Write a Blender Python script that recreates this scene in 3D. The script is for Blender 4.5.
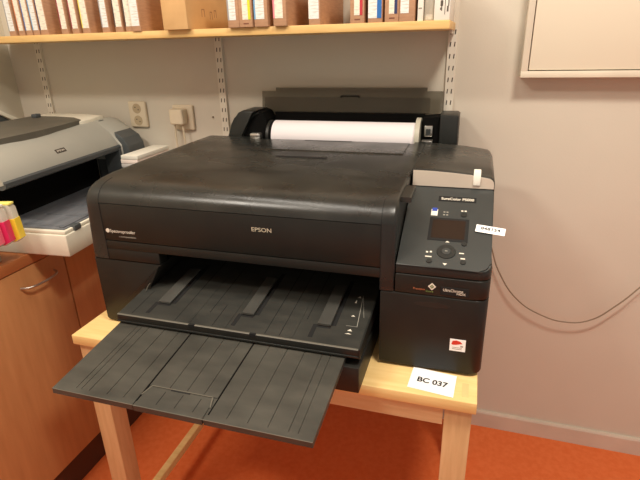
import bpy, bmesh, math, random
from mathutils import Vector, Matrix
random.seed(7)
for o in list(bpy.data.objects): bpy.data.objects.remove(o)
scene = bpy.context.scene
C = scene.collection

# ------------------------------------------------------------------ camera
def setup_camera():
    cd = bpy.data.cameras.new('camera'); cam = bpy.data.objects.new('camera', cd); C.objects.link(cam)
    p, y, r = map(math.radians, (21.7253, -17.4206, -1.4801))
    F = Vector((math.sin(y)*math.cos(p), math.cos(y)*math.cos(p), -math.sin(p)))
    R = Vector((math.cos(y), -math.sin(y), 0)); U = R.cross(F)
    R2 = R*math.cos(r)+U*math.sin(r); U2 = -R*math.sin(r)+U*math.cos(r)
    m = Matrix.Identity(4)
    for i in range(3):
        m[i][0] = R2[i]; m[i][1] = U2[i]; m[i][2] = -F[i]
    m.translation = Vector((0.37642, -0.84709, 0.61597))
    cam.matrix_world = m
    cd.sensor_fit = 'HORIZONTAL'; cd.sensor_width = 36; cd.lens = 493.87/640*36
    cd.clip_start = 0.02
    scene.camera = cam
setup_camera()

# ------------------------------------------------------------------ light
w = bpy.data.worlds.new('room_light'); scene.world = w; w.use_nodes = True
w.node_tree.nodes['Background'].inputs[0].default_value = (1.0, 0.93, 0.83, 1)
w.node_tree.nodes['Background'].inputs[1].default_value = 0.50
def area(name, loc, target, sx, sy, power, col):
    l = bpy.data.lights.new(name, 'AREA'); l.shape = 'RECTANGLE'; l.size = sx; l.size_y = sy
    l.energy = power; l.color = col
    o = bpy.data.objects.new(name, l); C.objects.link(o); o.location = loc
    o.rotation_euler = (Vector(target)-Vector(loc)).to_track_quat('-Z', 'Y').to_euler()
    return o
area('ceiling_lamp', (0.72, -0.42, 1.78), (0.68, -0.38, 0), 0.34, 0.16, 27, (1.0, 0.92, 0.80))
area('row_ceiling_lamp', (-0.32, -0.42, 1.78), (-0.3, -0.40, 0), 1.1, 0.12, 13, (1.0, 0.93, 0.82))
area('far_ceiling_lamp', (-0.85, -1.05, 1.78), (-0.6, -0.4, 0), 0.5, 0.16, 19, (1.0, 0.92, 0.80))
scene.view_settings.view_transform = 'Standard'; scene.view_settings.look = 'None'
scene.view_settings.gamma = 1; scene.view_settings.use_curve_mapping = False
scene.view_settings.exposure = 0.0

# ------------------------------------------------------------------ materials
def lin(c):
    out = []
    for v in c:
        v /= 255.0
        out.append(v/12.92 if v <= 0.04045 else ((v+0.055)/1.055)**2.4)
    return (*out, 1)
MATS = {}
def mat(name, rgb, rough=0.5, rgb2=None, scale=8, stretch=(1, 1, 1), bump=0, bscale=200, metal=0, spec=0.5,
        trans=0, alpha=1, coat=0, contrast=(0.35, 0.65), detail=4):
    if name in MATS: return MATS[name]
    m = bpy.data.materials.new(name); m.use_nodes = True; nt = m.node_tree; b = nt.nodes['Principled BSDF']
    b.inputs['Roughness'].default_value = rough; b.inputs['Metallic'].default_value = metal
    b.inputs['Specular IOR Level'].default_value = spec
    b.inputs['Transmission Weight'].default_value = trans; b.inputs['Alpha'].default_value = alpha
    b.inputs['Coat Weight'].default_value = coat
    tc = nt.nodes.new('ShaderNodeTexCoord'); mp = nt.nodes.new('ShaderNodeMapping')
    mp.inputs['Scale'].default_value = stretch; nt.links.new(tc.outputs['Object'], mp.inputs[0])
    n = nt.nodes.new('ShaderNodeTexNoise'); n.inputs['Scale'].default_value = scale; n.inputs['Detail'].default_value = detail
    nt.links.new(mp.outputs[0], n.inputs[0])
    r = nt.nodes.new('ShaderNodeValToRGB'); nt.links.new(n.outputs[0], r.inputs[0])
    r.color_ramp.elements[0].position, r.color_ramp.elements[1].position = contrast
    r.color_ramp.elements[0].color = lin(rgb)
    r.color_ramp.elements[1].color = lin(rgb2 if rgb2 else [min(255, v*1.05) for v in rgb])
    nt.links.new(r.outputs[0], b.inputs['Base Color'])
    if bump:
        n2 = nt.nodes.new('ShaderNodeTexNoise'); n2.inputs['Scale'].default_value = bscale
        nt.links.new(tc.outputs['Object'], n2.inputs[0])
        bn = nt.nodes.new('ShaderNodeBump'); bn.inputs['Strength'].default_value = bump; bn.inputs['Distance'].default_value = 0.001
        nt.links.new(n2.outputs[0], bn.inputs['Height']); nt.links.new(bn.outputs[0], b.inputs['Normal'])
    MATS[name] = m
    return m
M_wall = mat('painted_wall', (210, 202, 186), 0.75, (214, 206, 190), 3, bump=0.25, bscale=160, spec=0.2)
M_wallL = mat('painted_side_wall', (212, 206, 188), 0.75, (216, 210, 192), 3, bump=0.2, bscale=160, spec=0.2)
M_floor = mat('orange_vinyl_floor', (222, 108, 54), 0.5, (228, 118, 64), 60, bump=0.15, bscale=300, spec=0.3)
M_base = mat('grey_white_skirting', (205, 192, 176), 0.5)
M_blk = mat('matte_black_plastic', (32, 33, 31), 0.4, (36, 37, 34), 30, bump=0.12, bscale=900, spec=0.4)
M_front = mat('brown_black_plastic', (28, 27, 24), 0.42, (32, 31, 27), 20, bump=0.1, bscale=900, spec=0.35)
M_top = mat('dusty_black_plastic', (30, 31, 29), 0.26, (58, 57, 52), 6, stretch=(1, 1.8, 1), bump=0.12, bscale=900, spec=0.5, contrast=(0.38, 0.78), detail=10)
def dust_roughness(m, lo, hi):
    nt = m.node_tree; n = nt.nodes.new('ShaderNodeTexNoise'); n.inputs['Scale'].default_value = 9; n.inputs['Detail'].default_value = 8
    tc = nt.nodes.new('ShaderNodeTexCoord'); nt.links.new(tc.outputs['Object'], n.inputs[0])
    r = nt.nodes.new('ShaderNodeMapRange'); r.inputs[1].default_value = .35; r.inputs[2].default_value = .65; r.inputs[3].default_value = lo; r.inputs[4].default_value = hi
    nt.links.new(n.outputs[0], r.inputs[0]); nt.links.new(r.outputs[0], nt.nodes['Principled BSDF'].inputs['Roughness'])
dust_roughness(M_top, .24, .34)
M_panel = mat('charcoal_plastic', (47, 50, 49), 0.42, (52, 55, 53), 12, bump=0.1, bscale=900)
M_tray = mat('dusty_grey_black_plastic', (42, 42, 39), 0.45, (60, 59, 54), 9, stretch=(1.2, 4, 1), bump=0.15, bscale=600, spec=0.4, contrast=(0.3, 0.72), detail=8)
M_ext = mat('worn_grey_black_plastic', (54, 53, 48), 0.42, (76, 74, 67), 9, stretch=(1.2, 3, 1), bump=0.15, bscale=600, spec=0.45, contrast=(0.3, 0.72), detail=8)
M_seam = mat('dark_seam', (10, 9, 8), 0.8)
M_void = mat('dark_recess', (12, 11, 10), 0.8, spec=0.1)
M_arm = mat('light_grey_black_plastic', (66, 65, 61), 0.4, (78, 77, 72), 12)
M_edge = mat('worn_plastic_edge', (96, 92, 82), 0.45)
M_silver = mat('silver_plastic_warm_reflection', (206, 194, 178), 0.4, metal=0.1)  # silver trim; the warm reflection it catches is put into the base colour
M_white = mat('white_plastic', (232, 228, 216), 0.45)
M_paper = mat('white_roll_paper', (228, 222, 224), 0.7, (231, 225, 227), 4)
M_label = mat('white_sticker', (244, 242, 240), 0.6)
M_ink = mat('black_print', (25, 24, 24), 0.7)
M_wprint = mat('pale_print', (222, 214, 198), 0.6)
M_gprint = mat('grey_print', (150, 146, 136), 0.6)
M_birch = mat('birch_wood', (230, 194, 128), 0.42, (240, 206, 142), 7, stretch=(1.5, 14, 14), bump=0.05, spec=0.35)
M_birchd = mat('birch_edge_wood', (216, 178, 130), 0.5, (224, 190, 144), 7, stretch=(1.5, 14, 14))
M_leg = mat('birch_leg_wood', (206, 166, 118), 0.5, (216, 178, 130), 7, stretch=(14, 14, 1.5))
M_shelf = mat('pine_shelf_wood', (222, 180, 112), 0.45, (234, 196, 130), 7, stretch=(1.2, 14, 14))
M_cab = mat('cherry_veneer', (184, 130, 82), 0.42, (196, 142, 92), 5, stretch=(10, 10, 1.2), contrast=(0.3, 0.7))
M_cabtop = mat('cherry_worktop', (160, 98, 56), 0.4, (172, 108, 64), 5, stretch=(8, 1.2, 8))
M_plinth = mat('dark_brown_plinth', (74, 40, 24), 0.6)
M_metal = mat('brushed_metal', (190, 186, 178), 0.3, metal=0.9)
M_card = mat('brown_cardboard', (180, 138, 106), 0.8, (192, 150, 116), 30, stretch=(1, 1, 6))
M_cardt = mat('tan_cardboard', (208, 166, 112), 0.8, (216, 175, 120), 20)
M_rail = mat('white_lacquered_steel', (218, 210, 194), 0.45)
M_slot = mat('slot_hole', (60, 52, 44), 0.9)
M_frame = mat('white_painted_frame', (216, 206, 186), 0.5)
M_board = mat('cream_laminate', (226, 216, 194), 0.5, (230, 220, 198), 2)
M_sock = mat('ivory_plastic', (214, 200, 174), 0.45)
M_sockd = mat('ivory_plastic_recess', (178, 160, 130), 0.5)
M_cable = mat('grey_cable', (132, 118, 98), 0.5)
M_cablel = mat('pale_cable', (196, 182, 156), 0.5)
M_ssil = mat('silver_grey_plastic', (166, 165, 155), 0.4, (172, 171, 161), 5, metal=0.15)
M_slid = mat('dusty_grey_lid', (82, 79, 70), 0.5, (96, 92, 82), 8)
M_swht = mat('off_white_plastic', (222, 216, 198), 0.45)
M_sgl = mat('smoky_grey_cover', (92, 95, 100), 0.3, (118, 121, 126), 9, stretch=(4, 1, 1), coat=0.3)
M_pod = mat('blue_grey_plastic', (70, 74, 75), 0.45)
M_gray = mat('mid_grey_card', (168, 158, 142), 0.6)
M_smoke = mat('smoky_translucent_plastic', (92, 84, 66), 0.35, alpha=0.6)
M_smoke2 = mat('smoky_translucent_inner_plastic', (78, 70, 54), 0.3, alpha=0.5)
M_scr = mat('unlit_display', (44, 34, 28), 0.15)
M_blue = mat('blue_print', (38, 66, 160), 0.5)
M_red = mat('red_print', (206, 52, 34), 0.5)
M_clear = mat('clear_acrylic', (225, 215, 195), 0.15, alpha=0.55)

# ------------------------------------------------------------------ helpers
def link(name, bm, m, parent=None, smooth=False, mats=None):
    me = bpy.data.meshes.new(name); bmesh.ops.recalc_face_normals(bm, faces=bm.faces) ; bm.to_mesh(me); bm.free()
    for x in (mats or [m]): me.materials.append(x)
    o = bpy.data.objects.new(name, me); C.objects.link(o)
    if parent: o.parent = parent
    if smooth:
        for p in me.polygons: p.use_smooth = True
        md = o.modifiers.new('wn', 'WEIGHTED_NORMAL') if False else None
        try: me.set_sharp_from_angle(angle=math.radians(40))
        except Exception: pass
    return o
def thing(name, label, cat, loc=(0, 0, 0), rz=0, group=None):
    o = bpy.data.objects.new(name, None); C.objects.link(o); o.empty_display_size = 0.05
    o.location = loc; o.rotation_euler = (0, 0, rz); tag(o, label, cat, group); return o
def tag(o, label, cat, group=None):
    o['label'] = label; o['category'] = cat
    if group: o['group'] = group
    return o
def box(bm, x0, x1, y0, y1, z0, z1, bev=0, seg=2, mi=0, M=None):
    r = bmesh.ops.create_cube(bm, size=1)
    vs = r['verts']
    for v in vs:
        v.co = Vector((x0+(v.co.x+.5)*(x1-x0), y0+(v.co.y+.5)*(y1-y0), z0+(v.co.z+.5)*(z1-z0)))
    fs = set(f for v in vs for f in v.link_faces)
    if bev:
        es = list(set(e for v in vs for e in v.link_edges))
        r = bmesh.ops.bevel(bm, geom=es, offset=bev, segments=seg, affect='EDGES', profile=0.5)
        vs = list(set(v for f in r['faces'] for v in f.verts) | set(v for v in vs if v.is_valid))
        fs = set(f for v in vs for f in v.link_faces)
    for f in fs: f.material_index = mi
    if M is not None:
        for v in vs: v.co = M @ v.co
    return vs
def prism(bm, prof, a, b, axis='x', mi=0, bev=0, seg=2, M=None):
    """extrude a closed 2-D profile along an axis. axis x: (y,z); axis y: (x,z); axis z: (x,y)"""
    def P(p, t):
        return {'x': (t, p[0], p[1]), 'y': (p[0], t, p[1]), 'z': (p[0], p[1], t)}[axis]
    va = [bm.verts.new(P(p, a)) for p in prof]; vb = [bm.verts.new(P(p, b)) for p in prof]
    fs = [bm.faces.new(va), bm.faces.new(vb[::-1])]
    n = len(prof)
    for i in range(n): fs.append(bm.faces.new((va[i], vb[i], vb[(i+1) % n], va[(i+1) % n])))
    for f in fs: f.material_index = mi
    vs = va+vb
    if bev:
        es = [e for f in fs[:2] for e in f.edges]
        r = bmesh.ops.bevel(bm, geom=es, offset=bev, segments=seg, affect='EDGES', profile=0.5)
        vs = list(set(v for f in r['faces'] for v in f.verts) | set(v for v in vs if v.is_valid))
    if M is not None:
        for v in vs: v.co = M @ v.co
    return vs
def cyl(bm, r, a, b, axis='x', c=(0, 0), seg=40, mi=0, r2=None):
    r2 = r if r2 is None else r2
    def P(ang, rr, t):
        u = c[0]+rr*math.cos(ang); v = c[1]+rr*math.sin(ang)
        return {'x': (t, u, v), 'y': (u, t, v), 'z': (u, v, t)}[axis]
    va = [bm.verts.new(P(2*math.pi*i/seg, r, a)) for i in range(seg)]
    vb = [bm.verts.new(P(2*math.pi*i/seg, r2, b)) for i in range(seg)]
    fs = [bm.faces.new(va), bm.faces.new(vb[::-1])]
    for i in range(seg): fs.append(bm.faces.new((va[i], vb[i], vb[(i+1) % seg], va[(i+1) % seg])))
    for f in fs: f.material_index = mi
    return va+vb
def loft(bm, rings, cap=True):
    rv = [[bm.verts.new(p) for p in r] for r in rings]; n = len(rings[0])
    for a, b in zip(rv, rv[1:]):
        for i in range(n): bm.faces.new((a[i], a[(i+1) % n], b[(i+1) % n], b[i]))
    if cap: bm.faces.new(rv[0]); bm.faces.new(rv[-1][::-1])
def obox(name, args, m, parent=None, bev=0, seg=2, smooth=True):
    bm = bmesh.new(); box(bm, *args, bev=bev, seg=seg); return link(name, bm, m, parent, smooth)
def tube(name, pts, r, m, parent=None, res=6):
    cu = bpy.data.curves.new(name, 'CURVE'); cu.dimensions = '3D'; cu.bevel_depth = r; cu.bevel_resolution = 3; cu.resolution_u = res
    sp = cu.splines.new('BEZIER'); sp.bezier_points.add(len(pts)-1)
    for bp, p in zip(sp.bezier_points, pts):
        bp.co = p; bp.handle_left_type = bp.handle_right_type = 'AUTO'
    cu.use_fill_caps = True
    o = bpy.data.objects.new(name, cu)
    C.objects.link(o); bpy.context.view_layer.update()
    dg = bpy.context.evaluated_depsgraph_get()
    me = bpy.data.meshes.new_from_object(o.evaluated_get(dg)); bpy.data.objects.remove(o)
    me.materials.clear(); me.materials.append(m)
    for p in me.polygons: p.use_smooth = True
    o = bpy.data.objects.new(name, me); C.objects.link(o)
    if parent: o.parent = parent
    return o
def text(name, s, width, m, parent, M, height=None, bold=0.0, extrude=0.0002, shear=0):
    """lettering centred at the origin of M (x right, y up, z out of the surface)"""
    cu = bpy.data.curves.new(name, 'FONT'); cu.body = s; cu.size = 1; cu.align_x = 'CENTER'; cu.align_y = 'CENTER'
    cu.offset = bold; cu.shear = shear
    o = bpy.data.objects.new(name, cu); C.objects.link(o); bpy.context.view_layer.update()
    dg = bpy.context.evaluated_depsgraph_get()
    me = bpy.data.meshes.new_from_object(o.evaluated_get(dg)); bpy.data.objects.remove(o)
    xs = [v.co.x for v in me.vertices]; ys = [v.co.y for v in me.vertices]
    cx, cy = (min(xs)+max(xs))/2, (min(ys)+max(ys))/2
    k = width/(max(xs)-min(xs)); ky = k if height is None else height/(max(ys)-min(ys))
    for v in me.vertices: v.co = M @ Vector(((v.co.x-cx)*k, (v.co.y-cy)*ky, extrude))
    me.materials.clear(); me.materials.append(m)
    o = bpy.data.objects.new(name, me); C.objects.link(o); o.parent = parent
    return o
def surf(origin, xdir, ydir):
    x = Vector(xdir).normalized(); z = x.cross(Vector(ydir)).normalized(); y = z.cross(x)
    m = Matrix.Identity(4)
    for i in range(3): m[i][0] = x[i]; m[i][1] = y[i]; m[i][2] = z[i]
    m.translation = Vector(origin); return m

# ------------------------------------------------------------------ the setting
WY = 0.7035; WA = math.radians(-0.5052); H = -0.706
def wallspace(o):      # objects modelled with x along the wall, y = 0 on its surface, -y into the room
    o.location = (0, WY, 0); o.rotation_euler = (0, 0, WA); return o
def wp(s, off, z):
    return (s*math.cos(WA)+off*math.sin(WA), WY+s*math.sin(WA)-off*math.cos(WA), z)
def struct(o): o['kind'] = 'structure'; return o
XL = -1.32
struct(obox('floor', (XL-.1, 2.6, -3.2, WY+.1, H-.05, H), M_floor, smooth=False))
struct(wallspace(obox('wall_back', (XL-.1, 2.6, 0, .1, H, 1.85), M_wall, smooth=False)))
struct(obox('wall_left', (XL-.1, XL, -3.2, WY+.02, H, 1.85), M_wallL, smooth=False))
struct(obox('ceiling', (XL-.1, 2.6, -3.2, WY+.1, 1.85, 1.9), M_wall, smooth=False))
bm = bmesh.new(); prism(bm, [(0, H), (-.012, H), (-.012, H+.058), (-.009, H+.064), (0, H+.064)], -0.75, 2.6)
struct(wallspace(link('baseboard_back', bm, M_base)))

# ------------------------------------------------------------------ wall shelf, standards
SZ0, SZ1, SD = 0.640, 0.6595, 0.25
sh = thing('wall_shelf', 'long pine shelf board on the back wall full of cartridge boxes', 'shelf')
wallspace(sh)
obox('shelf_board', (XL+.02, 0.304, -SD, -.012, SZ0, SZ1), M_shelf, sh, bev=.0015)
bm = bmesh.new(); box(bm, .2955, .3015, -.10, -.010, SZ0-.008, SZ0); link('shelf_bracket', bm, M_rail, sh)
def standard(s, z0, z1, label):
    o = []
    bm = bmesh.new(); hw = .0125
    prism(bm, [(-hw, 0), (-hw, -.010), (hw, -.010), (hw, 0)], z0, z1, 'z')
    z = z0+.018
    while z < min(z1, .66)-.01:
        for dx in (-.0058, .0058):
            prism(bm, [(s0+dx-.0016+k*.0012, zz) for s0, zz, k in ((0, z-.0062, 0), (0.0030, z-.0062, 0), (.0030, z+.0062, 1), (0, z+.0062, 1))],
                  -.0104, -.0100, 'y', mi=1)
        z += .0318
    ob = link('shelf_standard', bm, None, mats=[M_rail, M_slot])
    ob.location = wp(s, 0, 0); ob.rotation_euler = (0, 0, WA)
    tag(ob, label, 'shelf rail', 'slotted shelf rails'); return ob
standard(-1.174, .372, .95, 'white slotted steel shelf rail above the silver printer')
standard(-.437, .30, .95, 'white slotted steel shelf rail between wall sockets and black printer')
standard(.299, .30, .95, 'white slotted steel shelf rail at the right end of the shelf')

# ------------------------------------------------------------------ boxes on the shelf
def smudge(name, bg, seed):
    if name in MATS: return MATS[name]
    m = bpy.data.materials.new(name); m.use_nodes = True; nt = m.node_tree; b = nt.nodes['Principled BSDF']
    b.inputs['Roughness'].default_value = .6
    tc = nt.nodes.new('ShaderNodeTexCoord'); mp = nt.nodes.new('ShaderNodeMapping'); mp.inputs['Scale'].default_value = (1, 1, 6)
    mp.inputs['Location'].default_value = (seed, 0, seed)
    nt.links.new(tc.outputs['Object'], mp.inputs[0])
    n = nt.nodes.new('ShaderNodeTexNoise'); n.inputs['Scale'].default_value = 45; n.inputs['Detail'].default_value = 3
    nt.links.new(mp.outputs[0], n.inputs[0])
    r = nt.nodes.new('ShaderNodeValToRGB'); nt.links.new(n.outputs[0], r.inputs[0])
    r.color_ramp.elements[0].position = .34; r.color_ramp.elements[1].position = .50
    r.color_ramp.elements[0].color = lin((206, 200, 186)); r.color_ramp.elements[1].color = lin(bg)
    nt.links.new(r.outputs[0], b.inputs['Base Color']); MATS[name] = m; return m
M_spine = smudge('printed_spine_label', (240, 232, 212), .3)
M_spinec = smudge('printed_spine_label_cool', (232, 234, 230), 1.7)
def strip_mat(n, c): return mat('strip_'+n, c, .55)
STR = dict(grey=(150, 150, 150), orange=(196, 110, 60), blue=(86, 120, 176), sky=(110, 160, 196), maroon=(140, 50, 60), pink=(226, 130, 140),
           lime=(206, 214, 50), red=(186, 50, 60), cobalt=(40, 106, 176), navy=(44, 52, 92), yellow=(226, 214, 90), white=(230, 226, 214), black=(60, 56, 52))
# (left s, right s, protrusion, strip colour, strip side, words)
bx = [(-1.029, -1.003, -.005, 'grey', 'L', 'slim brown cartridge box with grey label edge, first at the left end of the shelf'),
      (-.992, -.969, -.005, 'orange', 'L', 'slim brown cartridge box with orange edged label, second from the left'),
      (-.963, -.939, -.005, 'blue', 'L', 'slim brown cartridge box with blue edged label, third from the left'),
      (-.935, -.911, -.005, 'sky', 'L', 'slim brown cartridge box with pale blue edged label, fourth from the left'),
      (-.907, -.877, -.005, 'navy', 'L', 'slim brown cartridge box with plain side showing, fifth from the left'),
      (-.826, -.801, -.003, 'maroon', 'L', 'slim brown cartridge box with maroon label edge, before the pair in the left bay'),
      (-.786, -.761, -.003, 'maroon', 'L', 'slim brown cartridge box with dark red label edge, between maroon and yellow ones'),
      (-.748, -.721, -.003, 'yellow', 'L', 'slim brown cartridge box with pale yellow label edge in left bay'),
      (-.678, -.653, -.003, 'grey', 'L', 'slim brown cartridge box with white label standing alone between two gaps'),
      (-.633, -.607, -.003, 'black', 'L', 'slim brown cartridge box with dark label edge, first of three by the tan box'),
      (-.597, -.573, -.002, 'black', 'L', 'slim brown cartridge box in the middle of the three by the tan box'),
      (-.571, -.542, .004, 'white', 'L', 'slim brown cartridge box nearest the tan cardboard box, overhanging slightly'),
      (-.266, -.233, .010, 'grey', 'L', 'brown cartridge box with grey edged label overhanging the shelf right of the tan box'),
      (-.232, -.195, .012, 'lime', 'R', 'brown cartridge box with bright lime yellow strip beside its label'),
      (-.191, -.153, .008, 'sky', 'L', 'brown cartridge box with light blue strip left of its label'),
      (-.137, -.101, .010, 'pink', 'L', 'brown cartridge box with pink strip left of its label'),
      (-.045, -.015, -.002, 'white', 'L', 'brown cartridge box with narrow white label standing mid shelf beside a dark gap'),
      (.063, .098, -.002, 'red', 'R', 'brown cartridge box with red strip right of its label'),
      (.1075, .143, -.002, 'cobalt', 'R', 'cartridge box with wide white label and cobalt blue strip'),
      (.149, .183, -.002, 'navy', 'R', 'brown cartridge box with navy strip right of its label'),
      (.184, .221, -.001, 'white', 'R', 'rightmost brown cartridge box, next to the clear containers')]
BH = .135
def shelf_box(s0, s1, pr, col, side, words):
    wd = s1-s0; big = wd > .031
    t = thing('cartridge_box', words, 'box', wp(s0, SD+pr, SZ1), WA, 'ink cartridge boxes on the shelf')
    obox('carton', (0, wd, 0, .23, 0, BH), M_card, t, bev=.001)
    cool = col in ('grey', 'sky', 'cobalt', 'white')
    if big:
        m0, st = .004, .006
        if col == 'cobalt': lx0, lx1, sx0, sx1, z0 = .001, wd-.013, wd-.013, wd-.002, .010
        elif side == 'R': lx0, lx1, sx0, sx1, z0 = .010, wd-.011, wd-.011, wd-.004, .018
        else: lx0, lx1, sx0, sx1, z0 = .005, wd-.009, .0005, .005, .018
        if col == 'white': lx0, lx1, sx0, sx1 = .003, wd-.014, wd-.0145, wd-.014
    else:
        lx0, lx1, sx0, sx1, z0 = .0035, wd-.003, .0002, .0035, .014
    obox('spine_label', (lx0, lx1, -.0006, 0, z0, .105 if not big else .125), M_spinec if cool else M_spine, t, smooth=False)
    obox('colour_strip', (sx0, sx1, -.0007, 0, z0, .105 if not big else .125), strip_mat(col, STR[col]), t, smooth=False)
    if big and col in ('lime', 'red', 'navy'):
        obox('printed_mark', (wd*.32, wd*.72, -.0005, 0, .007, .010), mat('brown_print', (120, 74, 54), .7), t, smooth=False)
for a in bx: shelf_box(*a)
t = thing('cardboard_box', 'wide plain tan cardboard box overhanging the middle of the pine shelf', 'box', wp(-.459, SD+.018, SZ1), WA)
obox('carton', (0, .076, 0, .262, 0, .16), M_cardt, t, bev=.0015)
for yy, zq, sc in ((.090, .045, 1), (.135, .04, .8), (.16, .045, .8)):
    bm = bmesh.new()
    prism(bm, [(yy-.010*sc, zq-.012), (yy-.007*sc, zq-.012), (yy-.006*sc, zq+.006), (yy+.004*sc, zq+.006), (yy+.006*sc, zq-.012),
               (yy+.009*sc, zq-.012), (yy+.008*sc, zq+.009), (yy-.009*sc, zq+.009)], .076, .0762)
    link('printed_mark', bm, mat('faded_brown_print', (156, 116, 78), .7), t)
t = thing('storage_case', 'narrow white case with grey markings at the right of the last brown box', 'case', wp(.2275, SD-.004, SZ1), WA)
obox('case_body', (0, .013, 0, .18, 0, .12), M_white, t, bev=.001)
obox('printed_mark', (.002, .010, -.0004, 0, .026, .029), M_gprint, t, smooth=False)
t = thing('clear_container', 'clear plastic container with dark contents between two white cases', 'container', wp(.2425, SD-.01, SZ1), WA)
obox('container_body', (0, .0225, 0, .15, 0, .10), M_clear, t, bev=.002)
obox('contents', (.003, .0195, .004, .14, .034, .09), M_slot, t)
obox('contents', (.003, .0195, .004, .14, .003, .014), M_white, t)
t = thing('storage_case', 'wider white case with dark marks at the right end of the shelf', 'case', wp(.266, SD-.002, SZ1), WA)
obox('case_body', (0, .0365, 0, .18, 0, .12), M_white, t, bev=.0015)
bm = bmesh.new()
for x, z, w_, h_ in ((.016, .020, .0022, .030), (.014, .030, .006, .012), (.0135, .022, .003, .005), (.024, .012, .0015, .06), (.029, .018, .004, .012), (.0315, .03, .0025, .03)):
    bm = bmesh.new(); box(bm, x, x+w_, -.0005, 0, z, z+h_); link('printed_mark', bm, mat('dark_grey_print', (96, 88, 78), .7), t)

# ------------------------------------------------------------------ wall cabinet, sockets, cable, screw
t = thing('wall_cabinet', 'flat white framed cabinet door hung high on the right of the back wall', 'cabinet', wp(.485, 0, .5165), WA)
bm = bmesh.new(); fw = .0165; W_, H_, D_ = .70, .52, .055
box(bm, 0, W_, -D_, 0, 0, fw, bev=.001); box(bm, 0, fw, -D_, 0, fw, H_, bev=.001); box(bm, W_-fw, W_, -D_, 0, fw, H_, bev=.001); box(bm, fw, W_-fw, -D_, 0, H_-fw, H_, bev=.001)
link('cabinet_frame', bm, M_frame, t, True)
obox('door_panel', (fw+.0025, W_-fw-.0025, -D_+.004, -.01, fw+.0025, H_-fw-.0025), M_board, t, bev=.001)
obox('cabinet_back', (fw-.001, W_-fw+.001, -.012, -.001, fw-.001, H_-fw+.001), M_slot, t)
t = thing('wall_socket', 'ivory double wall socket with both outlets empty', 'socket', wp(-.783, 0, .3935), WA)
obox('face_plate', (-.036, .036, -.012, 0, -.045, .045), M_sock, t, bev=.005, seg=3)
for dz in (.021, -.021):
    bm = bmesh.new(); cyl(bm, .0175, -.0125, -.0117, 'y', (0, dz), 24); rc = link('outlet', bm, M_sockd, t)
    bm = bmesh.new(); cyl(bm, .0022, -.0128, -.0122, 'y', (-.006, dz+.004), 10); cyl(bm, .0022, -.0128, -.0122, 'y', (.006, dz-.004), 10); link('pin_hole', bm, M_slot, rc)
t = thing('wall_socket', 'ivory wall socket with a boxy white plug pushed in', 'socket', wp(-.597, 0, .386), WA)
obox('face_plate', (-.040, .040, -.012, 0, -.043, .043), M_sock, t, bev=.005, seg=3)
t = thing('power_plug', 'boxy ivory power plug with two cables hanging down to the floor', 'plug', wp(-.604, .012, .392), WA)
bm = bmesh.new(); box(bm, -.026, .026, -.036, -.0, -.026, .026, bev=.006, seg=3); link('plug_body', bm, M_sock, t, True)
tube('cable', [(-.016, -.02, -.025), (-.018, -.02, -.07), (-.012, -.02, -.2), (-.012, -.015, -.6)], .0035, M_cablel, t)
tube('cable', [(.013, -.02, -.025), (.016, -.02, -.06), (.010, -.02, -.2), (.010, -.015, -.6)], .0035, M_cablel, t)
bm = bmesh.new(); cyl(bm, .0035, -.003, 0, 'y', (0, 0), 12)
o = link('wall_screw', bm, M_cable); o.location = wp(-.486, 0, .388); o.rotation_euler = (0, 0, WA); tag(o, 'tiny dark screw in the wall left of the middle shelf rail', 'screw')
cp = [(.40, .02, .10), (.452, .022, .03), (.490, .026, -.067), (.560, .03, -.164), (.640, .03, -.209), (.700, .03, -.221), (.768, .03, -.207), (.838, .03, -.141), (.90, .025, -.06), (1.0, .02, .06)]
o = tube('power_cable', [(s, -f, z) for s, f, z in cp], .0021, M_cable); wallspace(o)
tag(o, 'thin grey cable drooping along the wall right of the black printer', 'cable')

# ------------------------------------------------------------------ left cabinets, worktop
CX = -.74; CT = .080
def base_cabinet(y0, y1, label, door_y=None, hinge=True):
    t = thing('base_cabinet', label, 'cabinet', (0, 0, H), 0, 'cherry base cabinets')
    h = CT-H
    obox('carcass', (XL+.01, CX-.020, y0, y1, .125, h), M_cab, t)
    obox('plinth', (XL+.01, -.762, y0, y1, 0, .125), M_plinth, t, smooth=False)
    return t
t = base_cabinet(-.42, .2005, 'cherry veneer base cabinet with a bow handle, under the silver printer')
h = CT-H
d = obox('door', (CX-.019, CX, -.39, .1985, .122, h-.003), M_cab, t, bev=.001)
hb = tube('handle', [(CX, .040, h-.052), (CX+.018, .050, h-.052), (CX+.026, .09, h-.053), (CX+.026, .12, h-.052), (CX+.018, .148, h-.05), (CX, .156, h-.049)], .0032, M_metal, d)
t = base_cabinet(.2025, .68, 'plain cherry veneer base cabinet next to the back wall')
obox('door', (CX-.019, CX-.001, .2045, .678, .122, h-.003), M_cab, t, bev=.001)
wt = obox('worktop', (XL+.005, CX+.004, -.42, .69, CT+.0005, CT+.0305), M_cabtop, bev=.0015)
tag(wt, 'cherry coloured worktop lying over the left cabinets', 'worktop')
WT = CT+.031

# ------------------------------------------------------------------ silver printer
sp = thing('desktop_printer', 'large silver grey desktop printer with open white output tray on the worktop', 'printer', (-.748, .30, WT), math.radians(4.4))
DZ = .024
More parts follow.
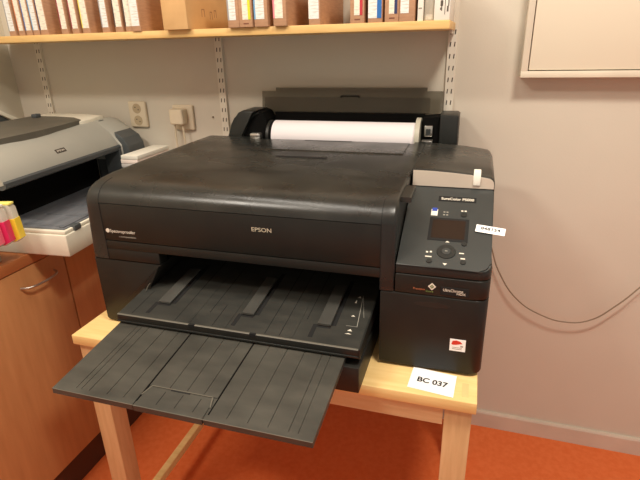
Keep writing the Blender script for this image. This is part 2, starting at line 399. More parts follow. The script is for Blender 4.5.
# local: x out of the front, y along the width, z up
zz = lambda z: z-WT+DZ
prof = [(-.37, 0), (-.37, zz(.36)), (-.355, zz(.375)), (-.10, zz(.366)), (-.078, zz(.362)), (-.035, zz(.328)), (-.004, zz(.288)), (-.004, zz(.280)), (-.02, zz(.276)), (-.10, zz(.276)), (-.10, 0)]
bm = bmesh.new(); prism(bm, prof, -.235, .262, 'y', bev=0)
link('housing', bm, M_ssil, sp, True)
bm = bmesh.new(); prism(bm, [(-.004, zz(.2885)), (.001, zz(.284)), (.0, zz(.272)), (-.012, zz(.266)), (-.03, zz(.268)), (-.03, zz(.2775))], -.234, .262, 'y'); link('front_lip', bm, M_pod, sp, True)
# lid with a curved front edge
bm = bmesh.new()
lp = [(-.350, -.233), (-.350, .29), (-.25, .285), (-.16, .262), (-.098, .215)]
for i in range(9): tt = i/8; lp.append((-.092+.018*math.sin(math.pi*tt), .200-.433*tt))
prism(bm, lp, zz(.358), zz(.3775), 'z'); link('top_lid', bm, M_slid, sp)
bm = bmesh.new(); prism(bm, [(-.362, -.234), (-.362, .385), (-.28, .385), (-.18, .365), (-.10, .335), (-.090, .262), (-.090, .20)], zz(.345), zz(.3745), 'z', bev=.003, seg=3); link('white_rim', bm, M_swht, sp, True)
# right end pod
def pod_ring(y, d, k):
    q = [(-.30, zz(.236)), (-.30, zz(.34)), (-.10, zz(.366)), (-.078+d*.2, zz(.362)), (-.035+d*.5, zz(.3285)), (-.004+d*.9, zz(.2885)), (-.002+d, zz(.262)), (-.004+d, zz(.236))]
    c = (-.15, zz(.27)); return [(c[0]+(px-c[0])*k, y, c[1]+(pz-c[1])*k) for px, pz in q]
bm = bmesh.new(); loft(bm, [pod_ring(y, d, k) for y, d, k in ((.2625, 0, 1), (.275, .012, 1), (.30, .022, 1), (.355, .026, .995), (.372, .026, .985), (.380, .024, .96), (.384, .018, .92))])
link('end_housing', bm, M_ssil, sp, True)
bm = bmesh.new(); prism(bm, [(-.30, 0), (-.30, zz(.240)), (.016, zz(.240)), (.016, 0)], .264, .374, 'y', bev=.003); link('end_base', bm, M_pod, sp, True)
bm = bmesh.new(); prism(bm, [(-.020, zz(.328)), (.010, zz(.308)), (.0235, zz(.282)), (.0290, zz(.238)), (-.01, zz(.235))], .268, .366, 'y', bev=.002); link('bay_window', bm, M_pod, sp)
box_m = bmesh.new(); box(box_m, -.06, .002, .250, .262, 0, zz(.276), bev=.003); link('side_post', box_m, M_pod, sp)
# buttons and badge on the sloped front
SL = surf((-.0565, 0, zz(.345)), (0, 1, 0), (-.043, 0, .034))
def slp(v, u): # point on slope: v along width, u up-slope from z=.328
    a = Vector((-.035, 0, zz(.328))); b = Vector((-.078, 0, zz(.362))); p = a.lerp(b, u); return surf((p.x, v, p.z), (0, 1, 0), (b-a))
bm = bmesh.new()
for i, v in enumerate((.272, .283, .294, .304, .314)):
    box(bm, -.003, .003, -.002, .002, -.001, .0015, M=slp(v, .35) if i > 1 else slp(v, .25))
link('button', bm, M_wprint, sp)
bm = bmesh.new(); box(bm, -.012, .012, -.006, .006, -.002, .0012, M=slp(.292, .95)); link('display', bm, M_pod, sp)
def slp2(v, u):
    a = Vector((-.004, 0, zz(.288))); b = Vector((-.035, 0, zz(.328))); p = a.lerp(b, u); return surf((p.x, v, p.z), (0, 1, 0), (b-a))
bm = bmesh.new(); box(bm, -.020, .020, -.0065, .0065, -.001, .0008, M=slp2(.012, .75)); bdg = link('badge', bm, M_slot, sp)
text('badge_lettering', 'EPSON', .030, M_wprint, bdg, slp2(.012, .75) @ Matrix.Translation((0, 0, .0008)), height=.006)
# dark interior and tray
obox('inner_bay', (-.0995, -.093, -.233, .250, .071, zz(.274)), M_void, sp)
bm = bmesh.new()
prism(bm, [(.127, -.217), (.127, .20), (-.098, .20), (-.098, -.217)], .0, .060, 'z', bev=.004)
link('output_tray', bm, M_swht, sp, True)
bm = bmesh.new(); prism(bm, [(.123, -.213), (.123, .196), (-.09, .196), (-.09, -.213)], .060, .070, 'z', bev=.003); tl = link('tray_rim', bm, M_swht, sp, True)
bm = bmesh.new()
box(bm, -.09, .116, -.205, .187, .070, .0735, bev=.0015)
for k in range(5): box(bm, -.02+.0, .108, -.19+k*.085, -.182+k*.085, .0735, .0755, bev=.0008)
box(bm, .098, .110, -.20, .18, .0735, .077, bev=.001)
link('tray_cover', bm, M_sgl, sp, True)
obox('tray_catch', (.100, .129, -.18, -.155, .060, .0745), M_pod, sp, bev=.002)
# raised rear paper support (white frame, dark window)
wz = lambda z: z-WT
bm = bmesh.new()
prism(bm, [(.08, wz(.482)), (.16, wz(.448)), (.21, wz(.420)), (.263, wz(.394)), (.262, wz(.384)), (.235, wz(.390)), (.19, wz(.418)), (.08, wz(.466))], -.415, -.375, 'x', bev=.003)
link('paper_support', bm, M_swht, sp, True)
bm = bmesh.new(); prism(bm, [(.08, wz(.467)), (.19, wz(.419)), (.236, wz(.389)), (.236, wz(.375)), (.08, wz(.375))], -.400, -.385, 'x'); link('support_window', bm, M_pod, sp)
obox('hinge_knob', (-.31, -.29, .24, .265, zz(.3775), zz(.390)), M_pod, sp, bev=.003)

# stack of white paper beside it
t = thing('paper_stack', 'stack of white and pale papers between silver printer and black printer', 'paper stack', (-.690, .615, WT), math.radians(0))
z = 0
for i in range(13):
    hgt = .180/13; dx = random.uniform(-.004, .004)
    obox('paper_bundle', (-.034+dx, .030+dx, -.115, .068, z, z+hgt-.0014), mat('bundle_%d' % (i % 3), [(226, 222, 208), (196, 190, 184), (236, 220, 208)][i % 3], .7), t, bev=.0008)
    z += hgt

# cartridges on a grey box
gb = obox('grey_box', (-.88, -.765, -.09, .030, WT, WT+.055), M_gray, bev=.001); tag(gb, 'small grey box on the worktop under the ink cartridges', 'box')
def cartridge(x, y, fluid, label, tilt):
    t = thing('ink_cartridge', label, 'cartridge', (x, y, WT+.056), math.radians(14), 'refill cartridges beside the silver printer')
    sh_ = [(-.045, 0), (.030, .004), (.042, .012), (.036, .092), (.030, .100), (-.045, .100)]
    bm = bmesh.new(); prism(bm, sh_, -.011, .011, 'y', bev=.002); link('shell', bm, mat('milky_plastic', (236, 230, 214), .25, trans=.35, alpha=.8), t, True)
    bm = bmesh.new(); prism(bm, [(-.04, .004), (.028, .006), (.0430, .014), (.0395, .066), (-.04, .060)], -.0114, .0114, 'y', bev=.001); link('ink_window', bm, fluid, t)
    obox('cap', (-.04, .034, -.0095, .0095, .100, .1055), M_white if fluid is not M_yel else mat('pale_yellow_plastic', (236, 226, 120), .4), t, bev=.001)
    return t
M_yel = mat('yellow_ink', (236, 206, 60), .3); M_mag = mat('magenta_ink', (214, 44, 96), .3); M_pink = mat('light_magenta_ink', (228, 110, 130), .3)
cartridge(-.7250, .030, M_yel, 'translucent cartridge holding yellow ink, closest to the tray', 0)
cartridge(-.7300, .004, M_mag, 'translucent cartridge holding deep magenta ink, left of the yellow one', 0)
cartridge(-.7350, -.022, M_pink, 'translucent cartridge holding light pink ink at the photo edge', 0)

# ------------------------------------------------------------------ side table
tb = thing('side_table', 'light birch table with square legs carrying the big black printer', 'table', (0, 0, H))
t0 = -H
obox('tabletop', (-.477, .426, -.0775, .56, t0-.0245, t0), M_birch, tb, bev=.002)
obox('apron', (-.42, .367, -.0655, -.0455, t0-.070, t0-.0247), M_birchd, tb)
obox('apron', (-.42, .367, .50, .52, t0-.070, t0-.0247), M_birchd, tb)
obox('apron', (-.462, -.442, -.02, .50, t0-.070, t0-.0247), M_birchd, tb)
obox('apron', (.392, .412, -.02, .50, t0-.070, t0-.0247), M_birchd, tb)
for lx in (-.4695, .3695):
    for ly in (-.068, .492): obox('leg', (lx, lx+.05, ly, ly+.05, 0, t0-.0246), M_leg, tb, bev=.002)
for lx in (-.455, .384): obox('stretcher', (lx, lx+.022, -.018, .492, .092, .118), M_birch, tb, bev=.0015)
obox('stretcher', (-.433, .384, .24, .262, .092, .118), M_birch, tb, bev=.0015) if False else None
lb = surf((.3425, -.0335, t0+.0004), (1, -.10, 0), (.1, 1, 0))
bm = bmesh.new()
vs = [bm.verts.new(p) for p in ((.297, -.061, t0+.0006), (.383, -.071, t0+.0006), (.387, -.006, t0+.0016), (.302, .004, t0+.0016))]; bm.faces.new(vs)
r = bmesh.ops.extrude_face_region(bm, geom=bm.faces[:]); [setattr(v, 'co', v.co+Vector((0, 0, .0004))) for v in r['geom'] if isinstance(v, bmesh.types.BMVert)]
ls = link('paper_label', bm, M_label, tb); ls['label'] = 'white paper label lettered BC 037'
text('label_lettering', 'BC 037', .058, M_ink, ls, surf((.3425, -.036, t0+.0018), (.0855, -.0095, .0), (.0095, .0855, .0013)), height=.0150, bold=.026)
o = obox('tape_strip', (.398, .410, -.062, -.022, t0, t0+.0003), mat('clear_tape', (214, 190, 132), .25), tb); 

# ------------------------------------------------------------------ the big black printer
P = thing('large_format_printer', 'big black wide format photo printer with extended output tray on the birch table', 'printer')
# lid profile (y,z)
LID = [(0.0, .3035), (.0015, .312), (.006, .321), (.013, .3295), (.023, .3365), (.037, .3415), (.058, .3452), (.10, .3485), (.20, .3505), (.40, .3525), (.55, .3528)]
def offs(pts, d):
    out = []
    for i, p in enumerate(pts):
        a = Vector(pts[max(0, i-1)]); b = Vector(pts[min(len(pts)-1, i+1)]); t_ = (b-a).normalized()
        n = Vector((t_.y, -t_.x)); q = Vector(p)+n*d; out.append((q.x, q.y))
    return out
# chassis
bm = bmesh.new()
box(bm, -.422, .250, .18, .56, .012, .335)
box(bm, .24, .418, .18, .54, .012, .215)
box(bm, -.422, -.315, .012, .19, .012, .30); box(bm, -.32, -.265, .04, .19, .168, .30)
box(bm, .24, .418, .012, .19, .012, .215)
box(bm, -.39, .245, .010, .19, .2, .325)
link('chassis', bm, M_void, P)
for fx in (-.38, .36):
    for fy in (.05, .50): obox('rubber_foot', (fx, fx+.04, fy, fy+.04, 0.0004, .012), M_void, P)
# side cover left
bm = bmesh.new(); rings = []
prof_l = [(0, .1695)]+LID
for x, d in ((-.3959, 0), (-.412, 0), (-.420, .0006), (-.4255, .002), (-.4290, .0045), (-.4308, .008), (-.4313, .012)):
    q = offs(prof_l, d); q = [(max(q[0][0], d), .1695)]+q[1:-1]+[(.56, q[-1][1])]
    wv = lambda z: -.010*max(0, min(1, (.335-z)/.15))*min(1, (-.3959-x)/.02)
    rings.append([(x+wv(z), y, z) for y, z in ([(q[0][0], q[0][1]), (q[0][0], .24), (q[0][0], .29)]+q[1:])]+[(x+wv(.17), .56, .1695)])
loft(bm, rings); link('left_side_cover', bm, M_top, P, True)
# right strip of cover
bm = bmesh.new(); rings = []
for x, d in ((.2294, 0), (.2500, 0), (.2540, .0015), (.2565, .004)):
    q = offs(prof_l, d); q = [(d, .1695)]+q[1:-1]+[(.56, q[-1][1])]
    rings.append([(x, y, z) for y, z in q]+[(x, .56, .1695)])
loft(bm, rings); link('right_column', bm, M_top, P, True)
bm = bmesh.new(); loft(bm, [[(x, y, z) for y, z in LID[:-1]+[(.528, .3526)]]+[(x, .528, .33), (x, .03, .3035)] for x in (-.3958, .2293)])
lid = link('top_cover', bm, M_top, P, True)
obox('rear_corner', (-.3958, -.240, .520, .56, .33, .3527), M_top, lid); obox('rear_corner', (.224, .2293, .520, .56, .33, .3527), M_top, lid)
for sx, k_ in ((-.3959, 7), (.2294, 6)):
    ln = [(0, .17)]+LID[:k_]; o_ = offs(ln, -.0005); bm = bmesh.new(); prism(bm, o_+[(y+.002, z-.002) for y, z in ln][::-1], sx-.0006, sx+.0006); link('cover_seam', bm, M_seam, lid)
bm = bmesh.new(); box(bm, -.096, .036, .303, .317, .3500, .3526); link('finger_recess', bm, M_seam, lid)
# sheet feeder flap, raised hairline
bm = bmesh.new(); prism(bm, [(.382, .3524), (.386, .3543), (.524, .3546), (.526, .3520)], -.195, .212); link('feeder_flap', bm, M_top, lid)
bm = bmesh.new(); box(bm, -.09, .05, .516, .521, .3545, .3556, bev=.0004); link('flap_grip', bm, M_blk, lid)
# front panels
fp = obox('front_panel', (-.3957, .2292, 0.0002, .02, .2168, .3022), M_front, P, bev=.0008)
text('brand_lettering', 'EPSON', .043, mat('dull_pale_print', (186, 176, 154), .6), fp, surf((-.0115, 0, .2725), (1, 0, 0), (0, 0, 1)), height=.0088, bold=.012)
text('badge_lettering', 'Spectroproofer', .066, M_wprint, fp, surf((-.346, 0, .2385), (1, 0, 0), (0, 0, 1)), height=.0098, bold=.006)
bm = bmesh.new(); cyl(bm, .0048, -.0004, 0.0002, 'y', (-.3850, .2395), 20); link('badge_emblem', bm, M_wprint, fp)
text('badge_lettering', 'compatible', .044, M_gprint, fp, surf((-.335, 0, .2270), (1, 0, 0), (0, 0, 1)), height=.0052, bold=.01)
obox('lower_front_strip', (-.3957, .2292, 0.0002, .02, .1953, .2150), M_front, P, bev=.0008)
obox('left_front_strip', (-.3957, -.262, 0.0002, .03, .1695, .1950), M_front, P, bev=.0006)
bm = bmesh.new()
def vround(bm, x0, x1, y0, y1, z0, z1, r, left=True, br=.004):
    pts = []
    if left:
        pts = [(x1, y0)]
        for i in range(7): a = math.radians(90*i/6); pts.append((x0+r-r*math.sin(a), y0+r-r*math.cos(a)))
        pts += [(x0, y1), (x1, y1)]
    else:
        pts = [(x0, y0)]
        for i in range(7): a = math.radians(90*i/6); pts.append((x1-r+r*math.sin(a), y0+r-r*math.cos(a)))
        pts += [(x1, y1), (x0, y1)]
    return prism(bm, pts, z0, z1, 'z', bev=br)
prism(bm, [(-.4370, .010), (-.4385, .1680), (-.262, .1680), (-.262, .163), (-.3005, .112), (-.3005, .004), (-.431, .004)], .0003, .56, 'y', bev=.004)
link('left_ink_door', bm, M_front, P, True)
bm = bmesh.new(); vround(bm, .2305, .431, 0, .56, .006, .1678, .024, False, .003)
rd = link('right_ink_door', bm, M_front, P, True)
bm = bmesh.new(); prism(bm, [(.330+.034*math.cos(math.radians(a)), .150+.006*math.sin(math.radians(a))) for a in range(0, 360, 15)], -.0003, 0.0002, 'y'); 
link('door_press_mark', bm, M_blk, rd)
# oval press mark only as faint outline
# strip with logos
bm = bmesh.new(); vround(bm, .2585, .431, .0004, .56, .1695, .2075, .024, False, .002)
ls2 = link('badge_strip', bm, M_front, P, True)
bm = bmesh.new(); vround(bm, .2585, .431, .003, .56, .2088, .2262, .024, False, .001); link('panel_ledge', bm, M_blk, P, True)
# badge
def on_front(x, z, y=-.0002): return surf((x, y, z), (1, 0, 0), (0, 0, 1))
bm = bmesh.new(); box(bm, .343, .3945, -.0008, .0006, .1745, .1905, bev=.0004); bd = link('ink_badge', bm, M_seam, ls2)
text('badge_lettering', 'UltraChrome', .036, M_wprint, bd, on_front(.366, .1850, -.0009), height=.0058, bold=.01)
text('badge_lettering', 'HDX', .016, M_wprint, bd, on_front(.381, .1795, -.0009), height=.0046, bold=.015)
bm = bmesh.new(); prism(bm, [(.3275, .181), (.3350, .1885), (.3275, .196), (.3200, .1885)], -.0004, .0008, 'y'); em = link('diamond_emblem', bm, M_wprint, ls2)
bm = bmesh.new(); prism(bm, [(.3275, .1845), (.3315, .1885), (.3275, .1925), (.3235, .1885)], -.0006, .0008, 'y'); link('emblem_centre', bm, mat('olive_print', (96, 110, 60), .6), em)
bm = bmesh.new(); prism(bm, [(.3275, .1872), (.3288, .1885), (.3275, .1898), (.3262, .1885)], -.0008, .0008, 'y'); link('emblem_dot', bm, M_wprint, em)
text('emblem_lettering', 'Precision', .022, mat('orange_print', (176, 104, 70), .6), ls2, on_front(.3040, .1815), height=.0042, bold=.01)
text('emblem_lettering', 'Core', .014, mat('green_print', (116, 140, 76), .6), ls2, on_front(.3235, .1785), height=.0040, bold=.01)
# small red sticker on the ink door
st = obox('red_sticker', (.3680, .3975, -.0008, .0003, .0560, .0820), M_label, rd); st['label'] = 'small white sticker with red emblem'
bm = bmesh.new(); prism(bm, [(.371, .071), (.373, .078), (.380, .0800), (.3875, .078), (.3915, .0735), (.386, .0722), (.380, .0702), (.374, .0695)], -.0010, -.0008, 'y'); link('sticker_emblem', bm, M_red, st)
bm = bmesh.new(); 
for zq in (.0600, .0633): box(bm, .373, .391, -.0010, -.0008, zq, zq+.0012)
box(bm, .388, .393, -.0010, -.0008, .066, .069)
link('sticker_lines', bm, M_gprint, st)
# control panel: sloped wedge
pa = Vector((0, .002, .2268)); pb = Vector((0, .2, .325)); pd = (pb-pa).normalized()
def onp(x, y, lift=0):
    y -= .005; z = pa.z+(y-pa.y)/(pb.y-pa.y)*(pb.z-pa.z); return surf((x, y, z), (1, 0, 0), pd) @ Matrix.Translation((0, 0, lift))
bm = bmesh.new()
rr = .022
outline = [(.259, .002), (.259, .2), (.4285, .2)]
# wedge built as a loft of y-slices with rounded front-right corner
pts_f = []
for i in range(7): a = math.radians(90*i/6); pts_f.append((.4285-rr+rr*math.cos(a), .002+rr-rr*math.sin(a)))
top = [(.259, .002)]+pts_f[::-1]+[(.4285, .2), (.259, .2)]
tv = [bm.verts.new((x, y, pa.z+(y-pa.y)/(pb.y-pa.y)*(pb.z-pa.z))) for x, y in top]
bv = [bm.verts.new((x, y, .2266)) for x, y in top]
bm.faces.new(tv); 
n = len(top)
for i in range(n):
    if (tv[i].co-bv[i].co).length < .001 and False: continue
    bm.faces.new((tv[i], bv[i], bv[(i+1) % n], tv[(i+1) % n]))
bm.faces.new(bv[::-1])
es = [e for e in bm.edges if e.verts[0] in tv and e.verts[1] in tv and (e.verts[0].co.x > .40 or e.verts[1].co.x > .40) and min(e.verts[0].co.y, e.verts[1].co.y) < .19]
bmesh.ops.bevel(bm, geom=es, offset=.0025, segments=2, affect='EDGES')
cp_ = link('control_panel', bm, M_panel, P, True)
def pbx(name, x0, x1, y0, y1, m, par, h=.0006, d=.001, bev=0):
    bm = bmesh.new(); Mx = onp((x0+x1)/2, (y0+y1)/2); k = math.hypot(1, (pb.z-pa.z)/(pb.y-pa.y))
    box(bm, -(x1-x0)/2, (x1-x0)/2, -(y1-y0)/2*k, (y1-y0)/2*k, -d, h, M=Mx, bev=bev); return link(name, bm, m, par)
sc = pbx('display', .3085, .3840, .068, .1230, M_seam, cp_, .0008, bev=.0003)
pbx('display_glass', .3145, .3775, .0735, .1180, M_scr, sc, .0011, .0006)
np_ = pbx('name_plate', .3195, .3945, .167, .180, M_seam, cp_, .0006)
text('plate_lettering', 'SureColor P5000', .065, M_wprint, np_, onp(.3575, .1735, .0007), height=.0072, bold=.015)
ib = pbx('indicator', .3085, .3215, .1280, .1440, M_white, cp_, .0005, bev=.0003)
pbx('indicator_top', .3100, .3200, .1390, .1475, M_blue, ib, .0008, .0002)
for y_, x0, n_ in ((.1325, .3345, 2), (.1255, .3345, 2)):
    bm = bmesh.new()
    for k_ in range(n_): box(bm, -.0018, .0018, -.0014, .0014, 0, .0004, M=onp(x0+k_*.006, y_+.006))
    link('printed_icon', bm, M_gprint, cp_)
bm = bmesh.new(); box(bm, -.002, .002, -.0016, .0016, 0, .0004, M=onp(.369, .144)); box(bm, -.002, .002, -.0016, .0016, 0, .0004, M=onp(.3755, .144)); link('printed_icon', bm, M_wprint, cp_)
bm = bmesh.new(); cyl(bm, .006, -.001, .0015, 'z', (0, 0), 24); bm.transform(onp(.373, .134)); link('button', bm, M_blk, cp_, True)
# navigation ring and buttons
bm = bmesh.new()
seg = 40
for rad0, rad1, h0, h1 in ((.0185, .017, -.001, .0014),): cyl(bm, rad0, h0, h1, 'z', (0, 0), seg, r2=rad1)
bm.transform(onp(.3470, .0440)); ring = link('navigation_ring', bm, M_blk, cp_, True)
bm = bmesh.new(); cyl(bm, .0085, .0012, .0022, 'z', (0, 0), 30, r2=.0078); bm.transform(onp(.3470, .0440)); link('ok_button', bm, M_panel, ring, True)
bm = bmesh.new(); box(bm, -.0025, .0025, -.0008, .0008, .0022, .0025, M=onp(.347, .044)); link('printed_icon', bm, M_gprint, ring)
for x_, y_ in ((.3780, .0640), (.3790, .0235), (.3180, .0200)):
    bm = bmesh.new(); cyl(bm, .0055, -.001, .0018, 'z', (0, 0), 24, r2=.005); bm.transform(onp(x_, y_)); link('button', bm, M_blk, cp_, True)
def icon(*a, M=None):
    bm = bmesh.new(); box(bm, *a, M=M); link('printed_icon', bm, M_wprint, cp_)
for (cx_, cy_, pts) in ((.347, .0665, [(-.004, -.0015), (.004, -.0015), (0, .003)]), (.347, .0165, [(-.004, .002), (.004, .002), (0, -.003)])):
    bm = bmesh.new(); prism(bm, pts, 0, .0004, 'z', M=onp(cx_, cy_)); link('printed_icon', bm, M_wprint, cp_)
for hx, hy, ix, iy in ((.0045, .0012, .3750, .0430), (.004, .0014, .378, .0315), (.006, .0012, .3155, .0300), (.002, .0018, .3120, .0400), (.002, .0018, .3190, .0410)):
    icon(-hx, hx, -hy, hy, 0, .0004, M=onp(ix, iy))
icon(-.0035, .0035, -.0008, .0008, 0, .0004, M=onp(.3765, .0725) @ Matrix.Rotation(-.7, 4, 'Z'))
# asset sticker hanging over the right edge
Ms = surf((.4240, .0940, .2740), (.052, -.006, -.003), tuple(pd)) 
bm = bmesh.new(); box(bm, -.027, .027, -.0095, .0095, .0012, .0016, M=Ms); a_s = link('asset_sticker', bm, M_label, P); a_s['label'] = 'small white number sticker sticking out past the panel edge'
text('sticker_lettering', '848154', .036, M_ink, a_s, Ms @ Matrix.Translation((0, .0015, .0017)), height=.0078, bold=.02)
bm = bmesh.new(); box(bm, -.016, .016, -.0058, -.0054, .0016, .0018, M=Ms); link('sticker_line', bm, M_gprint, a_s)
# cap behind the panel: rounded slab
bm = bmesh.new()
def capring(y, z, inset):
    x0, x1 = .2600, .4285-inset; pts = [(x0, y, .226)]
    r = .014
    for i in range(6): pts.append((x0+(x1-r-x0)*i/6, y, z-.012*(i/6)**2))
    for i in range(6): a = math.radians(90*i/5); pts.append((x1-r+r*math.sin(a), y, z-.012-r+r*math.cos(a)))
    pts.append((x1, y, .226)); return pts
loft(bm, [capring(.2010, .3600, 0), capring(.2035, .3625, 0), capring(.208, .364, 0), capring(.30, .3645, 0), capring(.46, .3625, .0), capring(.51, .360, .003), capring(.535, .354, .009), capring(.548, .343, .018)])
cap = link('control_cap', bm, M_top, P, True)
bm = bmesh.new(); 
sp_ = [(.2612, .3268), (.2612, .3595), (.30, .3590), (.34, .3570), (.38, .3540)]+[(.4270-.013+.013*math.sin(math.radians(a)), .3355+.013*math.cos(math.radians(a))) for a in (0, 22, 45, 67, 90)]+[(.4270, .3268)]
prism(bm, sp_, .1985, .2010, 'y'); link('silver_trim', bm, M_silver, cap)
bm = bmesh.new(); prism(bm, [(.1960, .334), (.1950, .348), (.2010, .3600), (.222, .3620), (.222, .350), (.200, .34), (.1985, .334)], .3850, .3995, bev=.0008); bl = link('release_tab', bm, M_white, cap, True); bl['label'] = 'white tab on the silver trim'
# seams highlight lip
bm = bmesh.new(); prism(bm, [(.045, .335), (.045, .345), (.115, .349), (.115, .340)], .2565, .2770, bev=.002); link('lid_latch', bm, M_top, lid, True)

# trays
KM = .12; ZM = lambda y: .0914+KM*(y+.098)
def slab(bm, x0, x1, y0, y1, f, th, bev=0, lift=0):
    prism(bm, [(y0, f(y0)-th+lift), (y0, f(y0)+lift), (y1, f(y1)+lift), (y1, f(y1)-th+lift)], x0, x1, bev=bev)
cs = obox('paper_cassette', (-.305, .2125, -.106, .15, .001, .0575), M_front, P, bev=.002)
bm = bmesh.new()
slab(bm, -.3155, .2095, -.0975, -.001, ZM, .018, bev=.0012); slab(bm, -.3000, .2095, -.002, .17, ZM, .016)
mt = link('main_tray', bm, M_tray, P)
obox('tray_front_face', (-.3150, .2090, -.0988, -.0970, .0735, .0908), M_front, mt, bev=.0003)
# front bead and side rims
bm = bmesh.new(); prism(bm, [(-.0985, .0912), (-.0975, .0922), (-.0945, .0925), (-.0945, .0905)], -.3150, .2090); link('tray_bead', bm, M_edge, mt)
bm = bmesh.new(); box(bm, -.3155, .2095, -.1005, -.088, .0745, .0785, bev=.0008); link('lower_lip', bm, M_blk, mt)
for nx in (-.143, -.008):
    bm = bmesh.new(); box(bm, nx, nx+.013, -.0995, -.0940, .0870, .0932); link('notch', bm, M_seam, mt)
# guide arms in recesses
def arm(x0, x1, y0=-.045, y1=.092):
    bm = bmesh.new(); slab(bm, x0-.010, x0-.0002, y0-.038, y1+.03, ZM, .0008, lift=.0010); slab(bm, x0-.0002, x1, y0-.038, y0-.0015, ZM, .0008, lift=.0008)
    link('arm_recess', bm, M_seam, mt) if False else bm.free()
    bm = bmesh.new(); slab(bm, x0, x1, y0, y1, ZM, .004, bev=.0007, lift=.0065); a_ = link('paper_guide_arm', bm, M_arm, mt, True)
    bm = bmesh.new(); slab(bm, x1, x1+.0090, y0+.006, y1+.03, ZM, .0003, lift=.0004); slab(bm, x0-.0095, x0-.0005, y0-.036, y0+.004, ZM, .0003, lift=.0004); slab(bm, x0-.0005, x1, y0-.0040, y0+.004, ZM, .0003, lift=.0004)
    link('arm_slot_shade', bm, M_seam, mt)  # recess at front left, plus the arm's shadow on its right painted dark
arm(-.2470, -.2180); arm(-.0480, -.0220); arm(.1150, .1420)
bm = bmesh.new()
for x_, ya, yb in ((-.180, -.09, .15), (-.120, -.05, .14), (-.095, -.09, -.02), (.020, -.09, .15), (.050, -.09, .15), (.088, -.03, .15), (-.285, -.09, -.005)):
    slab(bm, x_, x_+.0014, ya, yb, ZM, .0003, lift=.0004)
link('tray_groove', bm, M_seam, mt)
bm = bmesh.new()
for x_, ya, yb in ((-.150, -.09, .15), (-.070, -.09, .13), (.072, -.09, .15)):
    bm = bmesh.new(); slab(bm, x_, x_+.006, ya, yb, ZM, .0003, lift=.0008); link('tray_rib', bm, M_tray, mt)
# printed scale lines at right
bm = bmesh.new()
def pline(a, b, wd=.0011):
    a = Vector((a[0], a[1], ZM(a[1])+.0005)); b = Vector((b[0], b[1], ZM(b[1])+.0005)); d_ = (b-a).normalized(); n_ = Vector((d_.y, -d_.x, 0))*wd/2
    vs = [bm.verts.new(p) for p in (a-n_, a+n_, b+n_, b-n_)]; bm.faces.new(vs)
pline((.192, -.033), (.182, .072)); pline((.170, -.033), (.192, -.033)); pline((.182, .072), (.199, -.002), .0007)
link('size_mark', bm, M_gprint, mt)
for s_, x_, y_ in (('A3', .174, .055), ('A2', .179, -.045)):
    text('size_lettering', s_, .009, M_wprint, mt, surf((x_, y_, ZM(y_)+.0006), (1, 0, 0), (0, 1, KM)), height=.009) if False else None
bm = bmesh.new()
for x_, y_, wx, wy in ((.176, .066, .007, .007), (.172, .050, .004, .016), (.177, -.0, .008, .005), (.181, -.045, .009, .007), (.180, -.056, .013, .003)):
    prism(bm, [(x_-wx/2, y_-wy/2), (x_+wx/2, y_-wy/2), (x_, y_+wy/2)], ZM(y_)+.0002, ZM(y_)+.0007, 'z')
link('size_mark', bm, M_wprint, mt)
# side guide at left of the bay and right inner rail
tube('tray_wire', [(-.3030, -.010, ZM(-.008)+.001), (-.2990, -.008, .112), (-.2920, -.006, .122)], .0011, M_edge, mt)
bm = bmesh.new(); prism(bm, [(-.0975, .072), (-.0975, .0918), (.10, .115), (.10, .072)], .2096, .2125); link('tray_side_rail', bm, M_blk, mt)
# extension tray with grooves in its cross-section
KE = .0974; ZE = lambda y: .0515+KE*(y+.2944)
def ext_strip(bm, x0b, x1b, x0f, x1f, y0, y1, lift=0, th=.011):
    q = []
    for (x, y) in ((x0f, y0), (x1f, y0), (x1b, y1), (x0b, y1)): q.append((x, y, ZE(y)+lift))
    tv = [bm.verts.new(p) for p in q]; bv = [bm.verts.new((p[0], p[1], p[2]-th)) for p in q]
    bm.faces.new(tv); bm.faces.new(bv[::-1])
    for i in range(4): bm.faces.new((tv[i], bv[i], bv[(i+1) % 4], tv[(i+1) % 4]))
# groove centres (front x, back x) and widths
YF, YB = -.2955, -.075
def xb(xf): return xf-.0022 if xf < -.05 else xf+.0005
bm = bmesh.new()
ext_strip(bm, -.3125, .1840, -.3085, .1830, YF+.003, YB, lift=-.0016, th=.0085)
edges = [-.309, -.2650, -.2560, -.2370, -.2000, -.1660]
cuts = [(-.2650, .0012), (-.2540, .0012), (-.2370, .0014), (-.2000, .0014), (-.1660, .0012), (-.0970, .0012), (-.0630, .0012), (-.0300, .0012), (.0330, .0014), (.0700, .0014), (.1050, .0014), (.1400, .0014), (.1560, .0010)]
slits = [(-.1385, .0034), (-.0010, .0034)]
allc = sorted(cuts+slits)
YG = YF+.013
# front plain band (left, right of tab) and groove field
ext_strip(bm, -.3090, -.1400, -.3090, -.1400, YF, YG-.002); ext_strip(bm, -.0040, .1835, -.0040, .1835, YF, YG-.002)
prev = -.309
for c_, w_ in allc+[(.1835+.0005, .001)]:
    x0, x1 = prev, c_-w_/2
    if not (-.139 <= x0 and x1 <= 0.0): ext_strip(bm, xb(x0) if prev > -.309 else -.313, xb(x1), x0, x1, YG-.002, YB)
    else: ext_strip(bm, xb(x0), xb(x1), x0, x1, -.2465, YB)
    prev = c_+w_/2
et = link('extension_tray', bm, M_ext, P)
bm = bmesh.new()
for c_, w_ in slits:
    bm = bmesh.new(); ext_strip(bm, xb(c_-w_/2), xb(c_+w_/2), c_-w_/2, c_+w_/2, YG-.002, YB, lift=-.0012, th=.0003); link('slot', bm, M_void, et)
bm = bmesh.new(); ext_strip(bm, -.309, .1835, -.309, .1835, YF-.0006, YF+.0006, lift=.0002, th=.0009); link('worn_edge', bm, M_edge, et)
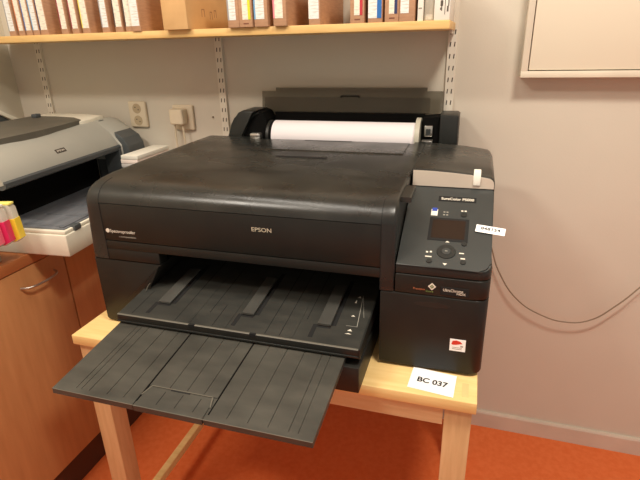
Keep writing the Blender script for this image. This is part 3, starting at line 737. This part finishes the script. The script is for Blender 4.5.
# pull-out tab
bm = bmesh.new(); ext_strip(bm, -.1355, -.0080, -.1375, -.0065, YF-.0012, -.2490, lift=.0, th=.0105)
tabo = link('extension_tab', bm, M_ext, et)
bm = bmesh.new()
for c_ in (-.100, -.065, -.030): ext_strip(bm, c_, c_+.0012, c_, c_+.0012, YF+.010, -.2550, lift=.0003, th=.0003)
ext_strip(bm, -.092, -.054, -.092, -.054, -.2510, -.2478, lift=.0004, th=.0004)
link('tab_groove', bm, M_seam, tabo)
bm = bmesh.new()
ext_strip(bm, -.132, -.011, -.132, -.011, -.2480, -.2462, lift=.0008, th=.002); ext_strip(bm, -.1325, -.1303, -.1395, -.1373, -.270, -.2466, lift=.0006, th=.002); ext_strip(bm, -.0130, -.0108, -.0060, -.0038, -.270, -.2466, lift=.0006, th=.002)
link('tab_outline', bm, M_edge, et)

# ------------------------------------------------------------------ roll unit at the back
bm = bmesh.new()
box(bm, -.37, .336, .561, .685, .02, .300)
ru = link('roll_unit_base', bm, M_blk, P)
bm = bmesh.new()
WLp = [(-.372, .30), (-.369, .345), (-.352, .385), (-.339, .406), (-.326, .422), (-.310, .4290), (-.266, .4290), (-.330, .345), (-.335, .30)]
prism(bm, WLp, .575, .675, 'y', bev=.006, seg=3); link('left_roll_housing', bm, M_blk, P, True)
bm = bmesh.new(); prism(bm, [(-.334, .30), (-.328, .345), (-.2670, .426), (-.250, .422), (-.238, .40), (-.236, .30)], .59, .67, 'y'); link('left_roll_bracket', bm, M_void, P)
tube('housing_rib', [(-.322, .588, .345), (-.302, .588, .385), (-.282, .588, .410), (-.262, .589, .421)], .0022, M_blk, P)
bm = bmesh.new(); prism(bm, [(.286, .30), (.286, .4245), (.330, .4245), (.336, .4205), (.337, .30)], .575, .675, 'y', bev=.004, seg=2); link('right_roll_housing', bm, M_blk, P, True)
bm = bmesh.new(); prism(bm, [(.2365, .30), (.2365, .412), (.2855, .416), (.2855, .30)], .60, .67, 'y'); link('right_roll_bracket', bm, M_void, P)
bm = bmesh.new(); box(bm, .238, .268, .573, .597, .346, .3535, bev=.001); box(bm, .243, .266, .590, .602, .362, .392, bev=.002); link('roll_clip', bm, M_metal, P, True)
bm = bmesh.new(); box(bm, .248, .2605, .588, .5905, .366, .384, bev=.001); link('clip_window', bm, M_panel, P)
bm = bmesh.new(); box(bm, -.288, -.252, .566, .589, .345, .3620, bev=.005); link('roll_lock', bm, M_metal, P, True)
obox('rear_trough', (-.236, .2365, .6600, .680, .30, .4150), M_void, P)
# open cover
bm = bmesh.new(); RC = surf((0, .672, .412), (1, 0, 0), (0, .12, 1))
box(bm, -.284, .284, 0, .0665, -.002, .002, M=RC, bev=.001); box(bm, -.236, .238, .0665, .0765, -.002, .002, M=RC)
rc_ = link('roll_cover', bm, M_smoke, P)
bm = bmesh.new(); box(bm, -.274, .248, .004, .048, .002, .0045, M=RC, bev=.001); link('cover_inset', bm, M_smoke2, rc_)
bm = bmesh.new(); box(bm, -.022, .037, .0500, .0535, .0022, .0060, M=RC, bev=.0005); box(bm, -.022, -.019, .0455, .0500, .0022, .006, M=RC); box(bm, .034, .037, .0455, .0500, .0022, .006, M=RC); link('cover_grip', bm, M_void, rc_)
bm = bmesh.new(); cyl(bm, .0480, -.2330, -.2245, 'x', (.6110, .3490), 48); cyl(bm, .030, -.2245, -.2156, 'x', (.6110, .3490), 40); link('roll_flange', bm, M_blk, P, True)
bm = bmesh.new(); cyl(bm, .0600, .2195, .2325, 'x', (.6110, .3515), 48, r2=.0595); link('roll_flange', bm, mat('pale_grey_plastic', (176, 172, 156), .35), P, True)
# paper roll: a thing of its own
bm = bmesh.new(); cyl(bm, .0475, -.2155, .2190, 'x', (.6110, .3490), 64)
rp = link('paper_roll', bm, M_paper, None, True); tag(rp, 'thick white paper roll loaded at the back of the black printer', 'paper roll')
